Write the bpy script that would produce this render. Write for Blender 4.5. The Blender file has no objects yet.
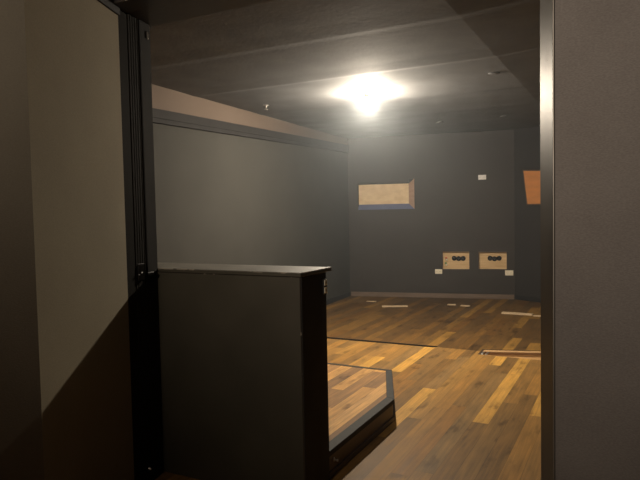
import bpy, bmesh, math, random
from mathutils import Vector, Matrix
random.seed(7)
C = bpy.context.scene.collection
scn = bpy.context.scene

# ------------------------------------------------------------------ materials
def new_mat(name):
    m = bpy.data.materials.new(name); m.use_nodes = True
    nt = m.node_tree; b = nt.nodes['Principled BSDF']
    return m, nt, b

def N(nt, t, **kw):
    n = nt.nodes.new(t)
    for k, v in kw.items():
        if k in n.inputs.keys() if hasattr(n.inputs, 'keys') else False:
            n.inputs[k].default_value = v
        else:
            setattr(n, k, v)
    return n

def ramp(nt, stops, interp='LINEAR'):
    r = nt.nodes.new('ShaderNodeValToRGB'); cr = r.color_ramp; cr.interpolation = interp
    while len(cr.elements) > 1: cr.elements.remove(cr.elements[-1])
    cr.elements[0].position = stops[0][0]; cr.elements[0].color = (*stops[0][1], 1)
    for p, c in stops[1:]:
        e = cr.elements.new(p); e.color = (*c, 1)
    return r

def mth(nt, op, a, b=None, c=None):
    n = nt.nodes.new('ShaderNodeMath'); n.operation = op
    for i, v in enumerate((a, b, c)):
        if v is None: continue
        if isinstance(v, (int, float)): n.inputs[i].default_value = v
        else: nt.links.new(v, n.inputs[i])
    return n.outputs[0]

def coords(nt, scale=(1, 1, 1)):
    tc = nt.nodes.new('ShaderNodeTexCoord'); mp = nt.nodes.new('ShaderNodeMapping')
    mp.inputs['Scale'].default_value = scale
    nt.links.new(tc.outputs['Object'], mp.inputs['Vector'])
    return mp.outputs[0]

def noisy(name, c1, c2, scale=(8, 8, 8), rough=.6, bump=0.0, bscale=(60, 60, 60), bdist=.002, spec=.5, detail=4, rvar=0.0, metallic=0.0):
    m, nt, b = new_mat(name); L = nt.links
    n = N(nt, 'ShaderNodeTexNoise'); n.inputs['Scale'].default_value = 1; n.inputs['Detail'].default_value = detail
    L.new(coords(nt, scale), n.inputs['Vector'])
    r = ramp(nt, [(.3, c1), (.7, c2)])
    L.new(n.outputs['Fac'], r.inputs[0]); L.new(r.outputs[0], b.inputs['Base Color'])
    b.inputs['Roughness'].default_value = rough
    b.inputs['Specular IOR Level'].default_value = spec
    b.inputs['Metallic'].default_value = metallic
    if rvar:
        L.new(mth(nt, 'MULTIPLY_ADD', n.outputs['Fac'], rvar, rough - rvar * .5), b.inputs['Roughness'])
    if bump:
        n2 = N(nt, 'ShaderNodeTexNoise'); n2.inputs['Scale'].default_value = 1; n2.inputs['Detail'].default_value = 5
        L.new(coords(nt, bscale), n2.inputs['Vector'])
        bp = N(nt, 'ShaderNodeBump'); bp.inputs['Strength'].default_value = bump; bp.inputs['Distance'].default_value = bdist
        L.new(n2.outputs['Fac'], bp.inputs['Height']); L.new(bp.outputs[0], b.inputs['Normal'])
    return m

def fabric(name, c1, c2, dirs=(1, 1)):
    """stretched acoustic cloth: fine horizontal threads and mottling"""
    m, nt, b = new_mat(name); L = nt.links
    n = N(nt, 'ShaderNodeTexNoise'); n.inputs['Scale'].default_value = 1; n.inputs['Detail'].default_value = 3
    L.new(coords(nt, (110, 110, 330)), n.inputs['Vector'])
    n2 = N(nt, 'ShaderNodeTexNoise'); n2.inputs['Scale'].default_value = 1; n2.inputs['Detail'].default_value = 4
    L.new(coords(nt, (3, 3, 3)), n2.inputs['Vector'])
    f = mth(nt, 'ADD', mth(nt, 'MULTIPLY', n.outputs['Fac'], .6), mth(nt, 'MULTIPLY', n2.outputs['Fac'], .4))
    r = ramp(nt, [(.33, c1), (.67, c2)])
    L.new(f, r.inputs[0]); L.new(r.outputs[0], b.inputs['Base Color'])
    b.inputs['Roughness'].default_value = .9; b.inputs['Specular IOR Level'].default_value = .2
    bp = N(nt, 'ShaderNodeBump'); bp.inputs['Strength'].default_value = .35; bp.inputs['Distance'].default_value = .0015
    L.new(n.outputs['Fac'], bp.inputs['Height']); L.new(bp.outputs[0], b.inputs['Normal'])
    return m

def planks(name, width, length, stops, seed=0.0, rough=.38):
    m, nt, b = new_mat(name); L = nt.links
    tc = N(nt, 'ShaderNodeTexCoord'); sp = N(nt, 'ShaderNodeSeparateXYZ'); L.new(tc.outputs['Object'], sp.inputs[0])
    x = mth(nt, 'ADD', sp.outputs[0], 20.03 + seed); y = mth(nt, 'ADD', sp.outputs[1], 20)
    xs = mth(nt, 'DIVIDE', x, width); row = mth(nt, 'FLOOR', xs); fx = mth(nt, 'FRACT', xs)
    wn = N(nt, 'ShaderNodeTexWhiteNoise'); wn.noise_dimensions = '1D'; L.new(row, wn.inputs['W'])
    wn1 = N(nt, 'ShaderNodeTexWhiteNoise'); wn1.noise_dimensions = '1D'; L.new(mth(nt, 'ADD', row, 71.5), wn1.inputs['W'])
    ln = mth(nt, 'MULTIPLY_ADD', wn1.outputs['Value'], length * .8, length * .6)
    ys = mth(nt, 'DIVIDE', mth(nt, 'MULTIPLY_ADD', wn.outputs['Value'], 9.0, y), ln)
    col = mth(nt, 'FLOOR', ys); fy = mth(nt, 'FRACT', ys)
    cv = N(nt, 'ShaderNodeCombineXYZ'); L.new(row, cv.inputs[0]); L.new(col, cv.inputs[1])
    w2 = N(nt, 'ShaderNodeTexWhiteNoise'); w2.noise_dimensions = '2D'; L.new(cv.outputs[0], w2.inputs['Vector'])
    rp = ramp(nt, stops, 'CONSTANT'); L.new(w2.outputs['Value'], rp.inputs[0])
    # grain, shifted per plank
    cg = N(nt, 'ShaderNodeCombineXYZ')
    L.new(mth(nt, 'MULTIPLY', x, 55), cg.inputs[0])
    L.new(mth(nt, 'MULTIPLY', y, 2.6), cg.inputs[1])
    L.new(mth(nt, 'MULTIPLY', w2.outputs['Value'], 90), cg.inputs[2])
    g = N(nt, 'ShaderNodeTexNoise'); g.inputs['Scale'].default_value = 1; g.inputs['Detail'].default_value = 6
    g.inputs['Distortion'].default_value = .6
    L.new(cg.outputs[0], g.inputs['Vector'])
    # broad figure and knots
    ck = N(nt, 'ShaderNodeCombineXYZ')
    L.new(mth(nt, 'MULTIPLY', x, 9), ck.inputs[0]); L.new(mth(nt, 'MULTIPLY', y, 3.4), ck.inputs[1]); L.new(mth(nt, 'MULTIPLY', w2.outputs['Value'], 50), ck.inputs[2])
    k = N(nt, 'ShaderNodeTexNoise'); k.inputs['Scale'].default_value = 1; k.inputs['Detail'].default_value = 3
    L.new(ck.outputs[0], k.inputs['Vector'])
    gm = mth(nt, 'MULTIPLY_ADD', g.outputs['Fac'], 1.3, .35)
    km = ramp(nt, [(.27, (.42, .38, .34)), (.40, (.92, .92, .93)), (.65, (1.12, 1.08, 1.0))]); L.new(k.outputs['Fac'], km.inputs[0])
    mx = N(nt, 'ShaderNodeMix'); mx.data_type = 'RGBA'; mx.blend_type = 'MULTIPLY'; mx.inputs[0].default_value = 1
    L.new(rp.outputs[0], mx.inputs[6]); L.new(km.outputs[0], mx.inputs[7])
    mx2 = N(nt, 'ShaderNodeVectorMath'); mx2.operation = 'SCALE'; L.new(mx.outputs[2], mx2.inputs[0]); L.new(gm, mx2.inputs['Scale'])
    # joints between boards
    ex = mth(nt, 'MINIMUM', fx, mth(nt, 'SUBTRACT', 1, fx)); ey = mth(nt, 'MULTIPLY', mth(nt, 'MINIMUM', fy, mth(nt, 'SUBTRACT', 1, fy)), length / width)
    e = mth(nt, 'MINIMUM', ex, ey); gap = mth(nt, 'LESS_THAN', e, .011)
    mx3 = N(nt, 'ShaderNodeMix'); mx3.data_type = 'RGBA'; L.new(mth(nt, 'MULTIPLY', gap, .45), mx3.inputs[0])
    L.new(mx2.outputs[0], mx3.inputs[6]); mx3.inputs[7].default_value = (.012, .008, .005, 1)
    L.new(mx3.outputs[2], b.inputs['Base Color'])
    L.new(mth(nt, 'MULTIPLY_ADD', g.outputs['Fac'], .25, rough - .1), b.inputs['Roughness'])
    b.inputs['Specular IOR Level'].default_value = .12
    bp = N(nt, 'ShaderNodeBump'); bp.inputs['Strength'].default_value = .25; bp.inputs['Distance'].default_value = .002
    L.new(mth(nt, 'SUBTRACT', mth(nt, 'MULTIPLY', g.outputs['Fac'], .4), gap), bp.inputs['Height']); L.new(bp.outputs[0], b.inputs['Normal'])
    return m

def worn(name, paint, bare, thr, scale, rough=.4):
    """paint rubbed through to the bare board in patches"""
    m, nt, b = new_mat(name); L = nt.links
    n = N(nt, 'ShaderNodeTexNoise'); n.inputs['Scale'].default_value = 1; n.inputs['Detail'].default_value = 4
    L.new(coords(nt, scale), n.inputs['Vector'])
    r = ramp(nt, [(thr - .02, paint), (thr + .03, bare)]); L.new(n.outputs['Fac'], r.inputs[0])
    L.new(r.outputs[0], b.inputs['Base Color']); b.inputs['Roughness'].default_value = rough
    return m

M = {}
M['ceiling'] = noisy('ceiling_paint', (.088, .089, .092), (.125, .127, .130), (3, 3, 3), .85, .4, (38, 38, 38), .005, spec=.3)
M['grey_wall'] = fabric('grey_wall_cloth', (.029, .028, .0245), (.039, .0375, .033))
M['back_wall'] = noisy('dark_wall_paint', (.023, .0175, .0145), (.030, .0235, .0195), (2, 2, 2), .7, .2, (60, 60, 60), .002, spec=.3)
M['right_wall'] = noisy('right_wall_paint', (.015, .012, .0115), (.019, .016, .0145), (2, 2, 2), .7, .2, (60, 60, 60), .002, spec=.3)
M['cream'] = noisy('bare_plasterboard', (.085, .062, .047), (.10, .074, .057), (1.5, 1.5, 1.5), .85, .15, (30, 30, 30), .002, spec=.25)
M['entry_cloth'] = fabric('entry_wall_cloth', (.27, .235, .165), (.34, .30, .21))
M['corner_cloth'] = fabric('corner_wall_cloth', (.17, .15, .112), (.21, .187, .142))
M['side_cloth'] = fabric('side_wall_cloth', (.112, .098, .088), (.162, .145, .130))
M['black'] = noisy('black_paint', (.012, .010, .009), (.020, .017, .015), (6, 6, 6), .38, .25, (25, 25, 60), .002, rvar=.15)
M['half_wall'] = noisy('brown_black_paint', (.042, .036, .023), (.054, .046, .030), (4, 4, 4), .55, .2, (30, 30, 30), .002, rvar=.1)
M['jamb'] = noisy('satin_black_jamb_paint', (.022, .017, .012), (.032, .025, .018), (6, 6, 2), .48, .1, (30, 30, 12), .0015, rvar=.06, spec=.05)
M['jamb'].node_tree.nodes['Principled BSDF'].inputs['Specular Tint'].default_value = (1, .80, .54, 1)
M['frame'] = noisy('door_frame_paint', (.011, .0095, .0075), (.017, .0145, .011), (6, 6, 2), .85, .1, (30, 30, 12), .001, spec=.06)
M['stop'] = noisy('lit_stop_paint', (.028, .027, .0255), (.037, .036, .034), (6, 6, 2), .85, .1, (30, 30, 12), .001, spec=.06)
M['edge'] = worn('worn_black_edge', (.03, .024, .018), (.26, .22, .17), .62, (25, 25, 14))
M['cap'] = noisy('half_wall_cap_paint', (.11, .10, .08), (.16, .148, .12), (9, 9, 9), .5, .2, (60, 60, 60), .001, rvar=.2)
M['capedge'] = worn('worn_cap_edge', (.10, .09, .07), (.36, .31, .24), .57, (14, 14, 30))
M['rail'] = noisy('dark_rail_paint', (.010, .0092, .009), (.015, .0138, .0135), (5, 5, 5), .8, .15, (40, 40, 40), .002, spec=.2)
M['dark_brown'] = noisy('dark_brown_stain', (.064, .038, .023), (.09, .055, .034), (4, 4, 40), .45, .2, (8, 8, 120), .001)
M['brown_strip'] = noisy('mid_brown_stain', (.05, .03, .018), (.075, .045, .026), (4, 4, 40), .5)
M['nosing'] = noisy('charcoal_nosing', (.016, .0158, .014), (.027, .0265, .0235), (12, 12, 12), .7, .2, (60, 60, 60), .001, spec=.2)
M['skirting'] = noisy('brown_skirting', (.10, .065, .042), (.15, .10, .065), (3, 3, 30), .55)
M['plywood'] = noisy('raw_plywood', (.50, .33, .15), (.62, .43, .22), (3, 3, 30), .7, .1, (4, 4, 90), .001)
M['pale_ply'] = noisy('pale_plywood', (.62, .45, .25), (.74, .57, .35), (8, 8, 14), .75, .15, (40, 40, 40), .001)
M['pink_ply'] = noisy('pinkish_board_edge', (.36, .22, .15), (.44, .29, .2), (3, 3, 20), .75)
M['blue'] = noisy('slate_blue_paint', (.085, .105, .20), (.11, .135, .26), (5, 5, 5), .7)
M['orange_ply'] = noisy('orange_stained_plywood', (.42, .17, .045), (.58, .22, .05), (3, 3, 12), .6, .1, (4, 4, 60), .001)
M['rim'] = noisy('light_oak_rim', (.30, .18, .08), (.40, .25, .12), (5, 40, 40), .7, spec=.2)
M['pine'] = noisy('fresh_pine', (.42, .31, .18), (.52, .39, .24), (30, 30, 3), .7)
M['oak'] = noisy('orange_oak', (.34, .19, .075), (.46, .27, .11), (6, 40, 40), .5, .15, (5, 80, 80), .001)
M['white'] = noisy('ivory_plastic', (.70, .64, .48), (.76, .70, .54), (3, 3, 3), .4)
M['white2'] = noisy('white_plastic', (.72, .70, .66), (.78, .76, .72), (3, 3, 3), .35)
M['slot'] = noisy('dark_slot', (.006, .006, .006), (.009, .009, .009), (3, 3, 3), .95, spec=.05)
M['rubber'] = noisy('black_plastic', (.010, .009, .008), (.016, .015, .013), (9, 9, 9), .45)
M['red'] = noisy('red_plastic', (.55, .10, .05), (.62, .13, .07), (9, 9, 9), .4)
M['green'] = noisy('green_plastic', (.12, .22, .07), (.16, .27, .09), (9, 9, 9), .4)
M['steel'] = noisy('brushed_steel', (.55, .53, .50), (.68, .66, .62), (60, 60, 8), .3, metallic=1.0)
M['dull_steel'] = noisy('dull_metal_bead', (.16, .145, .12), (.24, .22, .19), (30, 30, 4), .45, metallic=.6)
M['porcelain'] = noisy('white_porcelain', (.62, .57, .48), (.68, .63, .54), (9, 9, 9), .35)
TONES = [(0.0, (.180, .105, .052)), (.16, (.245, .140, .062)), (.32, (.210, .130, .070)), (.46, (.280, .155, .062)),
         (.60, (.195, .116, .058)), (.70, (.30, .172, .070)), (.82, (.245, .130, .052)), (.91, (.46, .265, .090))]
TONES = [(p, (c[0] * .88, c[1] * .86, c[2] * .60)) for p, c in TONES]
M['floor'] = planks('mixed_brown_planks', .112, 1.9, TONES, rough=.55)
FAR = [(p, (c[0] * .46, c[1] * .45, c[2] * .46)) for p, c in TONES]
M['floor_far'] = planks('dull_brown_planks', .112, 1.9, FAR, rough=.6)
TONES2 = [(0.0, (.22, .125, .055)), (.3, (.27, .15, .06)), (.5, (.47, .26, .085)), (.75, (.52, .30, .11))]
M['deck'] = planks('light_brown_planks', .105, 1.6, TONES2, seed=.051, rough=.6)

bm_, nt, b = new_mat('glowing_bulb')
b.inputs['Base Color'].default_value = (.9, .85, .75, 1)
b.inputs['Emission Color'].default_value = (1.0, .86, .68, 1)
BULB = 12500
b.inputs['Emission Strength'].default_value = BULB
M['bulb'] = bm_

# ------------------------------------------------------------------ geometry helpers
class B:
    def __init__(s): s.bm = bmesh.new(); s.mats = []
    def mi(s, m):
        if m not in s.mats: s.mats.append(m)
        return s.mats.index(m)
    def face(s, pts, m):
        f = s.bm.faces.new([s.bm.verts.new(p) for p in pts]); f.material_index = s.mi(m); return f
    def prism(s, poly, z0, z1, m, bev=0, edge_m=None, seg=1):
        """vertical prism; z0 / z1 numbers or per-vertex lists"""
        n = len(poly)
        a = z0 if isinstance(z0, (list, tuple)) else [z0] * n
        c = z1 if isinstance(z1, (list, tuple)) else [z1] * n
        t = bmesh.new()
        lo = [t.verts.new((p[0], p[1], a[i])) for i, p in enumerate(poly)]
        hi = [t.verts.new((p[0], p[1], c[i])) for i, p in enumerate(poly)]
        t.faces.new(lo[::-1]); t.faces.new(hi)
        for i in range(n): t.faces.new((lo[i], lo[(i + 1) % n], hi[(i + 1) % n], hi[i]))
        bmesh.ops.recalc_face_normals(t, faces=t.faces[:])
        k = s.mi(m)
        for f in t.faces: f.material_index = k
        if bev:
            r = bmesh.ops.bevel(t, geom=t.edges[:], offset=bev, segments=seg, affect='EDGES', profile=.6)
            if edge_m:
                e = s.mi(edge_m)
                for f in r['faces']: f.material_index = e
        s.merge(t)
    def box(s, x0, x1, y0, y1, z0, z1, m, bev=0, edge_m=None, seg=1):
        s.prism([(x0, y0), (x1, y0), (x1, y1), (x0, y1)], z0, z1, m, bev, edge_m, seg)
    def lathe(s, prof, m, mtx=None, seg=24, smooth=True):
        """profile of (radius, height) turned about local z"""
        t = bmesh.new(); rings = []
        for r, z in prof:
            if r < 1e-6: rings.append([t.verts.new((0, 0, z))])
            else: rings.append([t.verts.new((r * math.cos(2 * math.pi * i / seg), r * math.sin(2 * math.pi * i / seg), z)) for i in range(seg)])
        for a, c in zip(rings, rings[1:]):
            for i in range(seg):
                j = (i + 1) % seg
                if len(a) == 1 and len(c) == 1: continue
                if len(a) == 1: f = t.faces.new((a[0], c[j], c[i]))
                elif len(c) == 1: f = t.faces.new((a[i], a[j], c[0]))
                else: f = t.faces.new((a[i], a[j], c[j], c[i]))
                f.smooth = smooth
        bmesh.ops.recalc_face_normals(t, faces=t.faces[:])
        k = s.mi(m)
        for f in t.faces: f.material_index = k
        if mtx is not None: t.transform(mtx)
        s.merge(t)
    def merge(s, t):
        me = bpy.data.meshes.new('t'); t.to_mesh(me); t.free()
        s.bm.from_mesh(me); bpy.data.meshes.remove(me)
    def build(s, name, parent=None, mtx=None):
        me = bpy.data.meshes.new(name)
        s.bm.to_mesh(me); s.bm.free()
        for m in s.mats: me.materials.append(M[m])
        o = bpy.data.objects.new(name, me); C.objects.link(o)
        if parent: o.parent = parent
        if mtx is not None: o.matrix_local = mtx
        return o

def tag(o, label=None, cat=None, group=None, kind=None):
    if label: o['label'] = label
    if cat: o['category'] = cat
    if group: o['group'] = group
    if kind: o['kind'] = kind
    return o

def empty(name, loc, mtx=None):
    o = bpy.data.objects.new(name, None); C.objects.link(o); o.empty_display_size = .1
    if mtx is not None: o.matrix_world = mtx
    else: o.location = loc
    return o

def wall_frame(A, Bp):
    """local frame of a wall: x along it, y into the room (towards the viewer), z up"""
    A = Vector((*A, 0)); d = (Vector((*Bp, 0)) - A); n = d.normalized()
    out = Vector((n.y, -n.x, 0))
    m = Matrix(((n.x, out.x, 0, A.x), (n.y, out.y, 0, A.y), (0, 0, 1, 0), (0, 0, 0, 1)))
    return m, d.length

def holed_wall(name, mtx, u0, u1, z0, z1, holes, mat, thick=.16):
    us = sorted({u0, u1, *[h[i] for h in holes for i in (0, 1)]}); zs = sorted({z0, z1, *[h[i] for h in holes for i in (2, 3)]})
    b = B()
    for i in range(len(us) - 1):
        for j in range(len(zs) - 1):
            cu = (us[i] + us[i + 1]) / 2; cz = (zs[j] + zs[j + 1]) / 2
            if any(h[0] < cu < h[1] and h[2] < cz < h[3] for h in holes): continue
            b.face([(us[i], 0, zs[j]), (us[i + 1], 0, zs[j]), (us[i + 1], 0, zs[j + 1]), (us[i], 0, zs[j + 1])], mat)
    for h in holes:                                   # the cut edges of the openings
        a, c, d, e = h
        for p, q in (((a, d), (c, d)), ((c, d), (c, e)), ((c, e), (a, e)), ((a, e), (a, d))):
            b.face([(p[0], 0, p[1]), (q[0], 0, q[1]), (q[0], -thick, q[1]), (p[0], -thick, p[1])], mat)
    bmesh.ops.remove_doubles(b.bm, verts=b.bm.verts[:], dist=1e-5)
    o = b.build(name, mtx=mtx); tag(o, kind='structure'); return o

H = 2.75
LW0, LW1 = (-3.985, 2.63), (-4.40, 9.564)      # left wall, front to back
BW0 = (-4.32, 9.58)                           # origin of measures along the back wall
BW1 = (-1.69, 10.10)                          # back wall right corner
RW1 = (2.1, 8.18)

# ------------------------------------------------------------------ floor with the cable trough cut out
b = B()
b.face([(-4.6, -1, 0), (-1.40, -1, 0), (-1.40, 6.30, 0), (-1.87, 6.30, 0), (-4.6, 6.23, 0)], 'floor')
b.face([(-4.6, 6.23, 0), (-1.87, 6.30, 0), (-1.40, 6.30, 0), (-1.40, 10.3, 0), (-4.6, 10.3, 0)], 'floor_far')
b.face([(.30, -1, 0), (3, -1, 0), (3, 10.3, 0), (.30, 10.3, 0)], 'floor')
b.face([(-1.40, -1, 0), (.30, -1, 0), (.30, 6.14, 0), (-1.40, 6.14, 0)], 'floor')
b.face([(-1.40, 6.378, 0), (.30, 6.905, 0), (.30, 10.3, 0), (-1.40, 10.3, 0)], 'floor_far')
bmesh.ops.remove_doubles(b.bm, verts=b.bm.verts[:], dist=1e-5)
tag(b.build('floor'), kind='structure')

# ------------------------------------------------------------------ ceiling: boards with sagging seams, right bay lifting slightly
b = B()
ys = [2.55]
prof = [(2.55, 0)]
for s in (3.93, 5.12, 6.55, 7.7, 8.85):
    d = .003 if s < 4 else .005
    prof += [(s - .25, 0), (s - .02, -d), (s, -d), (s + .05, -.001), (s + .09, 0)]
prof += [(10.35, 0)]
XS = [(-4.45, 0), (-1.0, 0), (2.2, .20)]
for (ya, da), (yb, db) in zip(prof, prof[1:]):
    for (xa, ha), (xb, hb) in zip(XS, XS[1:]):
        b.face([(xa, ya, H + ha + da), (xa, yb, H + ha + db), (xb, yb, H + hb + db), (xb, ya, H + hb + da)], 'ceiling')
bmesh.ops.remove_doubles(b.bm, verts=b.bm.verts[:], dist=1e-5)
tag(b.build('ceiling'), kind='structure')

# ------------------------------------------------------------------ left wall: cloth below, bare board above the rail
def lw(y): return LW0[0] + (LW1[0] - LW0[0]) * (y - LW0[1]) / (LW1[1] - LW0[1])
def rail_b(y): return 2.381 + (y - 4.4) * .0232
def rail_t(y): return 2.513 + (y - 4.4) * .0236
b = B()
y0, y1 = LW0[1], LW1[1]
b.face([(lw(y0), y0, 0), (lw(y1), y1, 0), (lw(y1), y1, rail_b(y1) + .03), (lw(y0), y0, rail_b(y0) + .03)], 'grey_wall')
b.face([(lw(y0), y0, rail_b(y0) + .03), (lw(y1), y1, rail_b(y1) + .03), (lw(y1), y1, H + .02), (lw(y0), y0, H + .02)], 'cream')
tag(b.build('wall_left'), kind='structure')
b = B()
def rail(x_out, lo, hi):
    b.prism([(lw(y0) + .001, y0), (lw(y0) + x_out, y0), (lw(y1) + x_out, y1 - .02), (lw(y1) + .001, y1 - .02)],
            [rail_b(y0) + lo, rail_b(y0) + lo, rail_b(y1) + lo, rail_b(y1) + lo],
            [rail_b(y0) + hi, rail_b(y0) + hi, rail_b(y1) + hi, rail_b(y1) + hi], 'rail', .003)
rail(.030, 0, .045); rail(.034, .045, .135)
tag(b.build('trim_1'), kind='structure')
b = B()
b.prism([(lw(y0) + .001, y0), (lw(y0) + .018, y0), (lw(y1) + .018, y1 - .05), (lw(y1) + .001, y1 - .05)], 0, .08, 'rail', .003)
tag(b.build('baseboard_left'), kind='structure')

# ------------------------------------------------------------------ back wall with niche and two recesses
bwm, bwl = wall_frame(BW0, BW1)
NI = (.085, 1.068, 1.505, 1.965)
NT = (.970, 1.068, 1.965, 2.022)
R1 = (1.518, 1.966, .480, .790)
R2 = (2.103, 2.560, .485, .783)
holed_wall('wall_back', bwm, -.085, bwl, 0, H + .05, [NI, NT, R1, R2], 'back_wall')
b = B()
b.prism([(-.06, .001), (bwl - .01, .001), (bwl - .01, .018), (-.06, .018)], 0, .075, 'skirting', .003)
b.prism([(-.06, .018), (bwl - .01, .018), (bwl - .01, .034), (-.06, .034)], 0, .022, 'skirting', .004)
tag(b.build('baseboard_back', mtx=bwm), kind='structure')

# splayed niche
r = empty('wall_niche', None, bwm)
tag(r, 'long plywood-lined niche in the back wall with a splayed pinkish side and bluish sill', 'niche')
a, c, d, e = NI
ia, ic, id_, ie = .10, .960, 1.600, 1.945; D = -.085
b = B(); b.prism([(ia - .03, D - .018), (ic + .01, D - .018), (ic + .01, D), (ia - .03, D)], id_ - .01, ie + .01, 'pale_ply', .002); b.build('back_panel', r)
b = B(); b.face([(c - .003, -.001, d + .003), (c - .003, -.001, NT[3] - .003), (ic, D, ie), (ic, D, id_)], 'pink_ply')
b.face([(c - .003, -.02, d + .003), (ic + .01, D - .012, id_), (ic + .01, D - .012, ie), (c - .003, -.02, NT[3] - .003)], 'pink_ply')
tag(b.build('side_reveal', r), 'pinkish splayed side board')
b = B(); b.face([(a + .003, -.001, d + .003), (c - .003, -.001, d + .003), (ic, D, id_), (ia - .02, D, id_)], 'blue')
tag(b.build('sill', r), 'slate blue sloping sill')
b = B(); b.face([(a + .003, -.001, e - .003), (ia - .02, D, ie), (ic, D, ie), (NT[0] + .003, -.001, e - .003)], 'rail')
b.face([(NT[0] + .003, -.001, e - .003), (ic, D, ie), (c - .003, -.001, NT[3] - .003), (NT[0] + .003, -.001, NT[3] - .003)], 'rail'); b.build('head_reveal', r)
b = B(); b.face([(a + .003, -.001, d + .003), (ia - .02, D, id_), (ia - .02, D, ie), (a + .003, -.001, e - .003)], 'rail'); b.build('left_reveal', r)

# two recessed connector plates
def face_mtx(u, y, z):      # lathe axis out of the wall
    return Matrix.Translation((u, y, z)) @ Matrix.Rotation(-math.pi / 2, 4, 'X')
def plate(hole, ring_u, label, wires):
    a, c, d, e = hole
    r = empty('connector_panel', None, bwm @ Matrix.Translation((0, 0, 0)))
    tag(r, label, 'connector panel', 'recessed plywood connector panels')
    b = B(); b.prism([(a - .004, -.070), (c + .004, -.070), (c + .004, -.052), (a - .004, -.052)], d - .004, e + .004, 'plywood', .001); b.build('panel', r)
    b = B()
    t = .010
    for (u0, u1, z0, z1) in ((a, c, e - t, e), (a, c, d, d + t * .5), (a, a + t, d + t * .5, e - t), (c - t * .5, c, d + t * .5, e - t)):
        b.box(u0, u1, -.052, .002, z0, z1, 'brown_strip')
    b.build('recess_frame', r)
    for u, z in ring_u:
        b = B()
        b.lathe([(.0, .004), (.020, .004), (.022, .014), (.036, .014), (.040, .010), (.041, 0)], 'slot', face_mtx(u, -.052, z) )
        k = b.build('round_socket', r)
        b = B()
        for q in range(3):
            an = q * 2.094 + .5
            b.lathe([(.0035, 0), (.0035, .006), (0, .006)], 'steel', face_mtx(u + .011 * math.cos(an), -.048, z + .011 * math.sin(an)), 8)
        b.build('contact_pin', k)
    if wires:
        for (u, z, m, lab) in ((a + .062, .672, 'red', 'red plug'), (a + .075, .640, 'white', 'white plug'), (a + .055, .585, 'green', 'green plug'), (a + .07, .556, 'white', 'white plug')):
            b = B()
            b.lathe([(.016, 0), (.018, .010), (.015, .030), (.008, .036), (0, .036)], m, face_mtx(u, -.052, z), 14)
            tag(b.build('plug', r), lab)
plate(R1, [(1.714, .665), (1.787, .660), (1.860, .663)], 'left recessed plywood panel with three black round sockets and coloured plugs at its edge', True)
plate(R2, [(2.294, .667), (2.365, .658), (2.437, .667)], 'right recessed plywood panel with three black round sockets and no coloured plugs', False)

# wall outlet plates
def outlet(mtx, w, h, label, group=None, vertical=False, pm='white', backing=False):
    r = empty('outlet_plate', None, mtx); tag(r, label, 'outlet', group)
    b = B(); b.box(-w / 2, w / 2, .0005, .008, -h / 2, h / 2, 'rubber' if backing else pm, .002); b.build('cover_plate', r)
    for s in (-1, 1):
        cu, cz = (0, s * h * .25) if vertical else (s * w * .23, 0)
        b = B(); b.box(cu - (w * .36 if vertical else w * .16), cu + (w * .36 if vertical else w * .16), .008, .012,
                       cz - (h * .19 if vertical else h * .34), cz + (h * .19 if vertical else h * .34), pm, .0015)
        k = b.build('socket', r)
        b = B()
        for q in (-1, 1): b.box(cu + q * .007 - .0012, cu + q * .007 + .0012, .0118, .0126, cz - .006, cz + .006, 'slot')
        b.build('slot', k)
    return r
def on_back(u, z): return bwm @ Matrix.Translation((u, 0, z))
outlet(on_back(1.459, .444), .118, .078, 'low ivory outlet plate left of the panel with coloured plugs', 'ivory outlet plates low on the back wall')
outlet(on_back(2.594, .432), .128, .084, 'low ivory outlet plate below the right connector panel, near the right corner', 'ivory outlet plates low on the back wall')
outlet(on_back(2.178, 2.003), .125, .078, 'lone white plate high on the back wall, right of the niche', None, pm='white2')

# ------------------------------------------------------------------ right wall with its board
rwm, rwl = wall_frame(BW1, RW1)
b = B(); b.face([(0, 0, 0), (rwl, 0, 0), (rwl, 0, 3.0), (0, 0, 2.80)], 'right_wall')
tag(b.build('wall_right', mtx=rwm), kind='structure')
b = B(); b.box(2.10, 2.18, 2.5, 8.3, 0, 3.0, 'right_wall'); tag(b.build('wall_side'), kind='structure')
b = B(); b.prism([(.02, .001), (rwl - .02, .001), (rwl - .02, .016), (.02, .016)], 0, .07, 'rail', .003)
tag(b.build('baseboard_right', mtx=rwm), kind='structure')
r = empty('plywood_board', None, rwm); tag(r, 'orange plywood board with a slanted left edge on the dark right wall', 'board')
b = B()
bd = bmesh.new()
pts = [(.268, 1.548), (.98, 1.545), (1.02, 2.02), (.197, 2.073)]
def slab(b, pts, ya, yb, m, bev):
    t = bmesh.new()
    lo = [t.verts.new((u, ya, z)) for u, z in pts]; hi = [t.verts.new((u, yb, z)) for u, z in pts]
    t.faces.new(lo); t.faces.new(hi[::-1]); n = len(pts)
    for i in range(n): t.faces.new((lo[i], hi[i], hi[(i + 1) % n], lo[(i + 1) % n]))
    bmesh.ops.recalc_face_normals(t, faces=t.faces[:])
    if bev: bmesh.ops.bevel(t, geom=t.edges[:], offset=bev, segments=1, affect='EDGES')
    k = b.mi(m)
    for f in t.faces: f.material_index = k
    b.merge(t)
bd.free()
slab(b, pts, .02, .036, 'orange_ply', .002); b.build('face_board', r)
b = B(); slab(b, [(.240, 1.53), (1.0, 1.527), (1.04, 2.04), (.165, 2.095)], .0005, .02, 'dark_brown', .002); tag(b.build('backing_frame', r), 'dark brown backing')

# ------------------------------------------------------------------ room front walls beside the opening
b = B(); b.box(-4.05, -2.452, 2.56, 2.64, 0, 2.86, 'right_wall'); tag(b.build('wall_front_left'), kind='structure')

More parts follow.
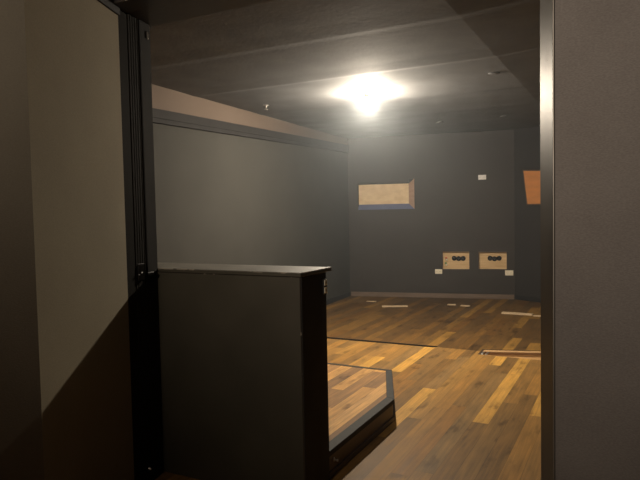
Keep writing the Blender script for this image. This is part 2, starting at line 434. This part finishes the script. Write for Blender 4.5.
# entry walls
W = Vector((-2.339, 2.304)); K = Vector((-2.043, 1.541)); Q = K + Vector((.125, -.992)) * 1.8
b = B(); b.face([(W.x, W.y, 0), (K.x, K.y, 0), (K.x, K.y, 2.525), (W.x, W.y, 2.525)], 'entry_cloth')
tag(b.build('wall_entry_left'), kind='structure')
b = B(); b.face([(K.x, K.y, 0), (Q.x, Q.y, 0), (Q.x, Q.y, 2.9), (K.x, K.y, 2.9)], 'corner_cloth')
tag(b.build('wall_entry_corner'), kind='structure')
dv = (K - W).normalized(); nv = Vector((-dv.y, dv.x))
if nv.x < 0: nv = -nv
b = B()
p = [W, K, K + nv * .012 , W + nv * .012]
b.prism([tuple(q) for q in p], 2.520, 2.80, 'rail', .002)
tag(b.build('trim_2'), kind='structure')
JN, JF = (-.253, 2.32), (-.331, 2.585)
b = B()
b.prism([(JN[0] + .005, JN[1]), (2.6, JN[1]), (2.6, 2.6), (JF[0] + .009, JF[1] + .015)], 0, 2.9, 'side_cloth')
tag(b.build('wall_entry_right'), kind='structure')
b = B(); b.face([(-2.6, -1, 2.80), (2.6, -1, 2.80), (2.6, 2.36, 2.80), (-2.6, 2.36, 2.80)], 'dark_brown'); tag(b.build('ceiling_entry'), kind='structure')

# ------------------------------------------------------------------ doorway: stepped left jamb, header, satin right jamb
dr = empty('door_1', (-1.3, 2.45, 0)); tag(dr, kind='structure')
inv = Matrix.Translation((1.3, -2.45, 0))
def dpart(b, name): return b.build(name, dr, inv)
def jx(y, o=0): return -2.340 - .235 * (y - 2.304) + o
def strip(y0, y1, o, z0, z1, m, bev=.003, seg=1):
    b.prism([(-2.52, y0), (jx(y0, o), y0), (jx(y1, o), y1), (-2.52, y1)], z0, z1, m, bev, None, seg)
b = B()
strip(2.300, 2.385, 0, 0, 2.555, 'frame')
for i in range(5):
    strip(2.388 + i * .022, 2.407 + i * .022, .002, 0, 2.562, 'frame', .004, 2)
strip(2.385, 2.500, -.004, 0, 2.562, 'frame', 0)
dpart(b, 'left_jamb')
b = B()
strip(2.500, 2.606, .006, 1.175, 2.562, 'stop'); strip(2.500, 2.606, .0, 0, 1.175, 'frame')  # lit upper part painted lighter; half wall's shadow painted black below
dpart(b, 'door_stop')
b = B()
b.box(-2.50, -.22, 2.24, 2.385, 2.558, 2.80, 'black', .004, 'edge')
b.box(-2.50, -.22, 2.386, 2.63, 2.563, 2.80, 'black', .004)
dpart(b, 'header')
b = B(); b.prism([JN, (JN[0] + .005, JN[1]), (JF[0] + .009, JF[1] + .015), JF], 0, 2.60, 'jamb', .0015); dpart(b, 'right_jamb')
b = B(); b.prism([(JN[0] - .001, JN[1] - .006), (JN[0] + .0045, JN[1] - .006), (JN[0] + .0045, JN[1] - .0005), (JN[0] - .001, JN[1] - .0005)], 0, 2.60, 'dull_steel', .0015); dpart(b, 'corner_bead')
x = jx(2.43)
b = B(); b.box(x - .012, x + .010, 2.405, 2.455, 1.145, 1.235, 'rubber', .002)
for y, z, q in ((2.432, 1.186, .006), (2.412, 1.176, .004)):
    b.lathe([(q, 0), (q * .8, .004), (0, .005)], 'steel', Matrix.Translation((x + .010, y, z)) @ Matrix.Rotation(math.pi / 2, 4, 'Y'), 10)
b.box(jx(2.55) - .01, jx(2.51) + .014, 2.495, 2.545, 1.164, 1.180, 'rubber', .003)
dpart(b, 'strike_plate')
b = B(); b.box(jx(2.575), jx(2.575) + .012, 2.570, 2.582, 2.475, 2.515, 'dull_steel', .003, seg=2); dpart(b, 'catch')
b = B(); b.lathe([(.011, 0), (.011, .004), (.006, .007), (.006, .016), (0, .018)], 'steel', Matrix.Translation((jx(2.45), 2.45, .09)) @ Matrix.Rotation(math.pi / 2, 4, 'Y'), 12); dpart(b, 'screw_head')

# ------------------------------------------------------------------ half wall
r = empty('half_wall', (-2.0, 2.75, 0))
tag(r, 'waist-high black half wall with scuffed edges and a flat cap beside the left door jamb', 'half wall')
inv = Matrix.Translation((2.0, -2.75, 0))
b = B(); b.prism([(-2.68, 2.612), (-1.476, 2.612), (-1.482, 2.905), (-2.68, 2.905)], .001, 1.172, 'half_wall', .004, 'edge'); b.build('body', r, inv)
cp = [(-2.70, 2.609), (-1.471, 2.609), (-1.458, 2.935), (-2.70, 2.915)]
b = B(); b.prism(cp, 1.1725, 1.186, 'half_wall', .002); b.prism(cp, 1.186, 1.1935, 'cap', .003, 'capedge')
b.build('cap', r, inv)
pf = Vector((-1.476, 2.612)); pd = (Vector((-1.482, 2.905)) - pf); pl = pd.length; pd.normalize(); pn = Vector((pd.y, -pd.x))
def endq(a, o): q = pf + pd * a + pn * o; return (q.x, q.y)
M['end'] = noisy('matt_black_end_paint', (.020, .019, .018), (.028, .027, .025), (6, 6, 6), .75, spec=.2)
b = B(); b.prism([endq(.006, 0), endq(pl - .004, 0), endq(pl - .004, .004), endq(.006, .004)], .002, 1.170, 'end', .001); b.build('end_board', r, inv)
# double outlet on its end
oc = endq(pl - .030, .0042)
em = Matrix(((pd.x, pn.x, 0, oc[0]), (pd.y, pn.y, 0, oc[1]), (0, 0, 1, 1.094), (0, 0, 0, 1)))
outlet(em, .040, .082, 'small upright double outlet on the end of the black half wall', None, vertical=True, backing=True)

# ------------------------------------------------------------------ raised platform behind it
PZ = .160
r = empty('platform', (-2.3, 3.8, 0))
tag(r, 'low wooden platform with a clipped corner and charcoal nosing behind the half wall', 'platform')
inv = Matrix.Translation((2.3, -3.8, 0))
out = [(-3.9, 2.912), (-1.493, 2.912), (-1.489, 3.956), (-1.778, 4.677), (-3.9, 4.705)]
inn = [(-3.9, 2.912), (-1.560, 2.912), (-1.557, 3.976), (-1.820, 4.640), (-3.9, 4.650)]
ris = [(-3.9, 2.917), (-1.503, 2.917), (-1.500, 3.952), (-1.786, 4.667), (-3.9, 4.695)]
b = B(); b.prism(ris, .001, PZ - .03, 'dark_brown', .002); b.build('riser', r, inv)
b = B(); b.prism(inn, PZ - .03, PZ - .003, 'deck'); b.build('deck', r, inv)
for i in (1, 2, 3):
    b = B(); b.prism([out[i], out[i + 1], inn[i + 1], inn[i]], PZ - .034, PZ, 'nosing', .004, seg=2); b.build('nosing', r, inv)
b = B()
for k in (1, 2): b.prism([ris[k], out[k], out[k + 1], ris[k + 1]], .0015, .035, 'brown_strip', .002)
tag(b.build('base_strip', r, inv), 'mid brown base strip')
b = B(); b.lathe([(.012, 0), (.012, .004), (.006, .007), (.006, .022), (.009, .026), (0, .028)], 'steel', Matrix.Translation((-1.502, 3.00, .085)) @ Matrix.Rotation(math.pi / 2, 4, 'Y'), 16)
tag(b.build('screw_head', r, inv), 'shiny metal stud')

# ------------------------------------------------------------------ floor strip and cable trough
b = B(); b.prism([(-4.10, 6.225), (-1.90, 6.275), (-1.87, 6.315), (-4.10, 6.285)], .0005, .008, 'slot', .003)
tag(b.build('floor_strip'), 'thin black threshold strip crossing the plank floor beyond the platform', 'floor strip')
r = empty('floor_trough', (-.6, 6.35, 0)); tag(r, 'open cable trough cut in the plank floor near the right door jamb', 'trough')
inv = Matrix.Translation((.6, -6.35, 0))
b = B(); b.prism([(-1.38, 6.272), (.29, 6.790), (.29, 6.868), (-1.38, 6.350)], -.028, .003, 'rim', .003); b.build('rim_board', r, inv)
b = B(); b.prism([(-1.38, 6.353), (.29, 6.871), (.29, 6.90), (-1.38, 6.382)], -.028, -.004, 'dark_brown', .002); b.build('rim_gasket', r, inv)
b = B(); b.prism([(-1.37, 6.276), (.29, 6.793), (.29, 6.815), (-1.37, 6.298)], -.044, -.029, 'plywood', .001); b.build('far_side', r, inv)
b = B(); b.prism([(-1.385, 6.142), (.29, 6.142), (.29, 6.157), (-1.385, 6.157)], -.044, -.002, 'oak', .001); b.build('near_side', r, inv)
b = B(); b.prism([(-1.398, 6.142), (-1.386, 6.142), (-1.386, 6.37), (-1.398, 6.37)], -.044, -.001, 'brown_strip', .001); b.build('end_board', r, inv)
b = B(); b.prism([(-1.398, 6.142), (.298, 6.142), (.298, 6.84), (-1.398, 6.32)], -.075, -.045, 'oak'); b.build('bottom_board', r, inv)
for k in range(2):
    b = B(); x = -1.372 + k * .045
    b.prism([(x, 6.16), (x + .020, 6.16), (x + .020, 6.262 + k * .012), (x, 6.256 + k * .012)], -.004, .006, 'steel', .002); b.build('steel_bracket', r, inv)
b = B(); b.lathe([(0, 0), (.022, 0), (.022, .004), (.016, .006), (0, .006)], 'slot', Matrix.Translation((-1.04, 6.27, -.045)), 14); b.build('cable_hole', r, inv)

# ------------------------------------------------------------------ wood offcuts lying about
def offcut(x0, x1, y0, y1, w, h, label):
    d = Vector((x1 - x0, y1 - y0)); L = d.length; ang = math.atan2(d.y, d.x)
    b = B(); b.box(-L / 2, L / 2, -w / 2, w / 2, 0, h, 'pine', .0015)
    o = b.build('wood_offcut'); o.location = ((x0 + x1) / 2, (y0 + y1) / 2, .001); o.rotation_euler = (0, 0, ang)
    tag(o, label, 'offcut', 'pale wood offcuts on the floor')
offcut(-3.864, -3.705, 9.056, 9.056, .05, .012, 'short pale offcut nearest the back left corner of the floor')
offcut(-3.427, -3.069, 8.617, 8.78, .07, .018, 'long slanted pale offcut on the floor, left of the paired short ones')
offcut(-2.545, -2.423, 9.151, 9.17, .07, .014, 'left one of the two short pale offcuts side by side below the connector panels')
offcut(-2.328, -2.19, 9.127, 9.127, .07, .014, 'right one of the two short pale offcuts side by side below the connector panels')
offcut(-1.629, -1.209, 8.672, 8.659, .08, .022, 'longest pale offcut on the floor before the right corner')
offcut(-1.195, -.98, 8.605, 8.60, .06, .014, 'thin pale offcut touching the right end of the longest one')

# ------------------------------------------------------------------ ceiling lamp and small fittings
LX, LY = -2.5, 6.0
r = empty('ceiling_lamp', (LX, LY, H)); tag(r, 'lit bare bulb in a white lampholder on the dark ceiling', 'lamp')
b = B(); b.lathe([(0, 0), (.100, 0), (.102, -.006), (.092, -.016), (.060, -.020), (.052, -.024), (0, -.024)], 'porcelain', seg=32); b.build('ceiling_rose', r)
b = B(); b.lathe([(.046, -.0235), (.042, -.034), (.030, -.040), (.024, -.042), (0, -.042)], 'porcelain'); b.build('lamp_holder', r)
b = B(); b.lathe([(.013, -.0425), (.014, -.046), (.026, -.060), (.0370, -.078), (.0368, -.086)], 'porcelain'); b.build('bulb_base', r)
b = B(); b.lathe([(.0366, -.086), (.031, -.087), (.031, -.100), (.024, -.112), (.010, -.119), (0, -.120)], 'bulb'); b.build('light_bulb', r)

def sprinkler(x, y, label):
    r = empty('sprinkler_head', (x, y, H - .0005)); tag(r, label, 'sprinkler')
    b = B(); b.lathe([(0, 0), (.035, 0), (.036, -.004), (.026, -.008), (0, -.008)], 'steel'); b.build('escutcheon', r)
    b = B(); b.lathe([(.012, -.008), (.011, -.030), (.006, -.040), (0, -.040)], 'steel', seg=12); b.build('body', r)
    b = B(); b.lathe([(0, -.050), (.022, -.050), (.022, -.053), (0, -.053)], 'steel', seg=16)
    for s in (-1, 1): b.box(s * .010 - .002, s * .010 + .002, -.002, .002, -.051, -.034, 'steel')
    b.build('deflector', r)
sprinkler(-3.794, 5.994, 'small bright sprinkler head on the ceiling above the left wall')
def disc(x, y, label):
    b = B(); b.lathe([(0, 0), (.050, 0), (.052, -.003), (.044, -.006), (0, -.007)], 'ceiling'); o = b.build('ceiling_disc')
    o.location = (x, y, H - .0005); tag(o, label, 'ceiling fitting', 'flat discs on the ceiling')
disc(-1.143, 5.764, 'flat ceiling disc nearest the viewer, beside the fold on the right')
disc(-1.559, 8.518, 'flat ceiling disc at the far right, above the high white wall plate')
disc(-2.462, 8.551, 'flat ceiling disc straight behind the lit bulb')

# ------------------------------------------------------------------ haze volume added to stand in for lens glare around the bulb
HAZE = .012
if HAZE:
    hm = bpy.data.materials.new('glare_haze'); hm.use_nodes = True; nt = hm.node_tree
    nt.nodes.remove(nt.nodes['Principled BSDF'])
    vs = nt.nodes.new('ShaderNodeVolumeScatter'); vs.inputs['Density'].default_value = HAZE; vs.inputs['Anisotropy'].default_value = .66
    vs.inputs['Color'].default_value = (.84, .93, 1, 1)
    nt.links.new(vs.outputs[0], nt.nodes['Material Output'].inputs['Volume'])
    M['air'] = hm
    b = B(); b.box(-4.5, 2.3, 2.66, 10.5, -.3, 3.2, 'air')
    tag(b.build('glare_haze'), 'thin added haze standing in for lens glare around the lit bulb', 'haze', kind='stuff')

# ------------------------------------------------------------------ light from the entry lamp behind the viewer
ld = bpy.data.lights.new('entry_lamp_light', 'SPOT'); ld.energy = 320; ld.shadow_soft_size = .10; ld.color = (1, .86, .72)
ld.spot_size = math.radians(150); ld.spot_blend = 1
lo = bpy.data.objects.new('entry_lamp_light', ld); C.objects.link(lo); lo.location = (-1.26, -.6, 2.2)
lo.rotation_euler = (Vector((-.4, 2.3, 3.7)) - lo.location).to_track_quat('-Z', 'Y').to_euler()

w = bpy.data.worlds.new('dark'); scn.world = w; w.use_nodes = True
w.node_tree.nodes['Background'].inputs[0].default_value = (0, 0, 0, 1)
w.node_tree.nodes['Background'].inputs[1].default_value = 0

# ------------------------------------------------------------------ camera
cd = bpy.data.cameras.new('camera'); cam = bpy.data.objects.new('camera', cd); C.objects.link(cam)
cd.sensor_fit = 'HORIZONTAL'; cd.sensor_width = 36; cd.lens = 36 * 600 / 640; cd.clip_start = .05
down = Vector((250, 12500, 600)).normalized()
dep = Vector((312, -34.96, 600)); dep = (dep - down * dep.dot(down)).normalized()
rgt = down.cross(dep); rgt = -rgt if rgt.x < 0 else rgt
# columns: image right / image up / backwards, expressed in the room's x, y, z
cx = Vector((rgt.x, dep.x, -down.x)); cy = -Vector((rgt.y, dep.y, -down.y)); cz = -Vector((rgt.z, dep.z, -down.z))
cam.matrix_world = Matrix(((cx.x, cy.x, cz.x, 0), (cx.y, cy.y, cz.y, 0), (cx.z, cy.z, cz.z, 1.5), (0, 0, 0, 1)))
scn.camera = cam
scn.view_settings.view_transform = 'Standard'; scn.view_settings.look = 'None'
scn.view_settings.exposure = 0; scn.view_settings.gamma = 1
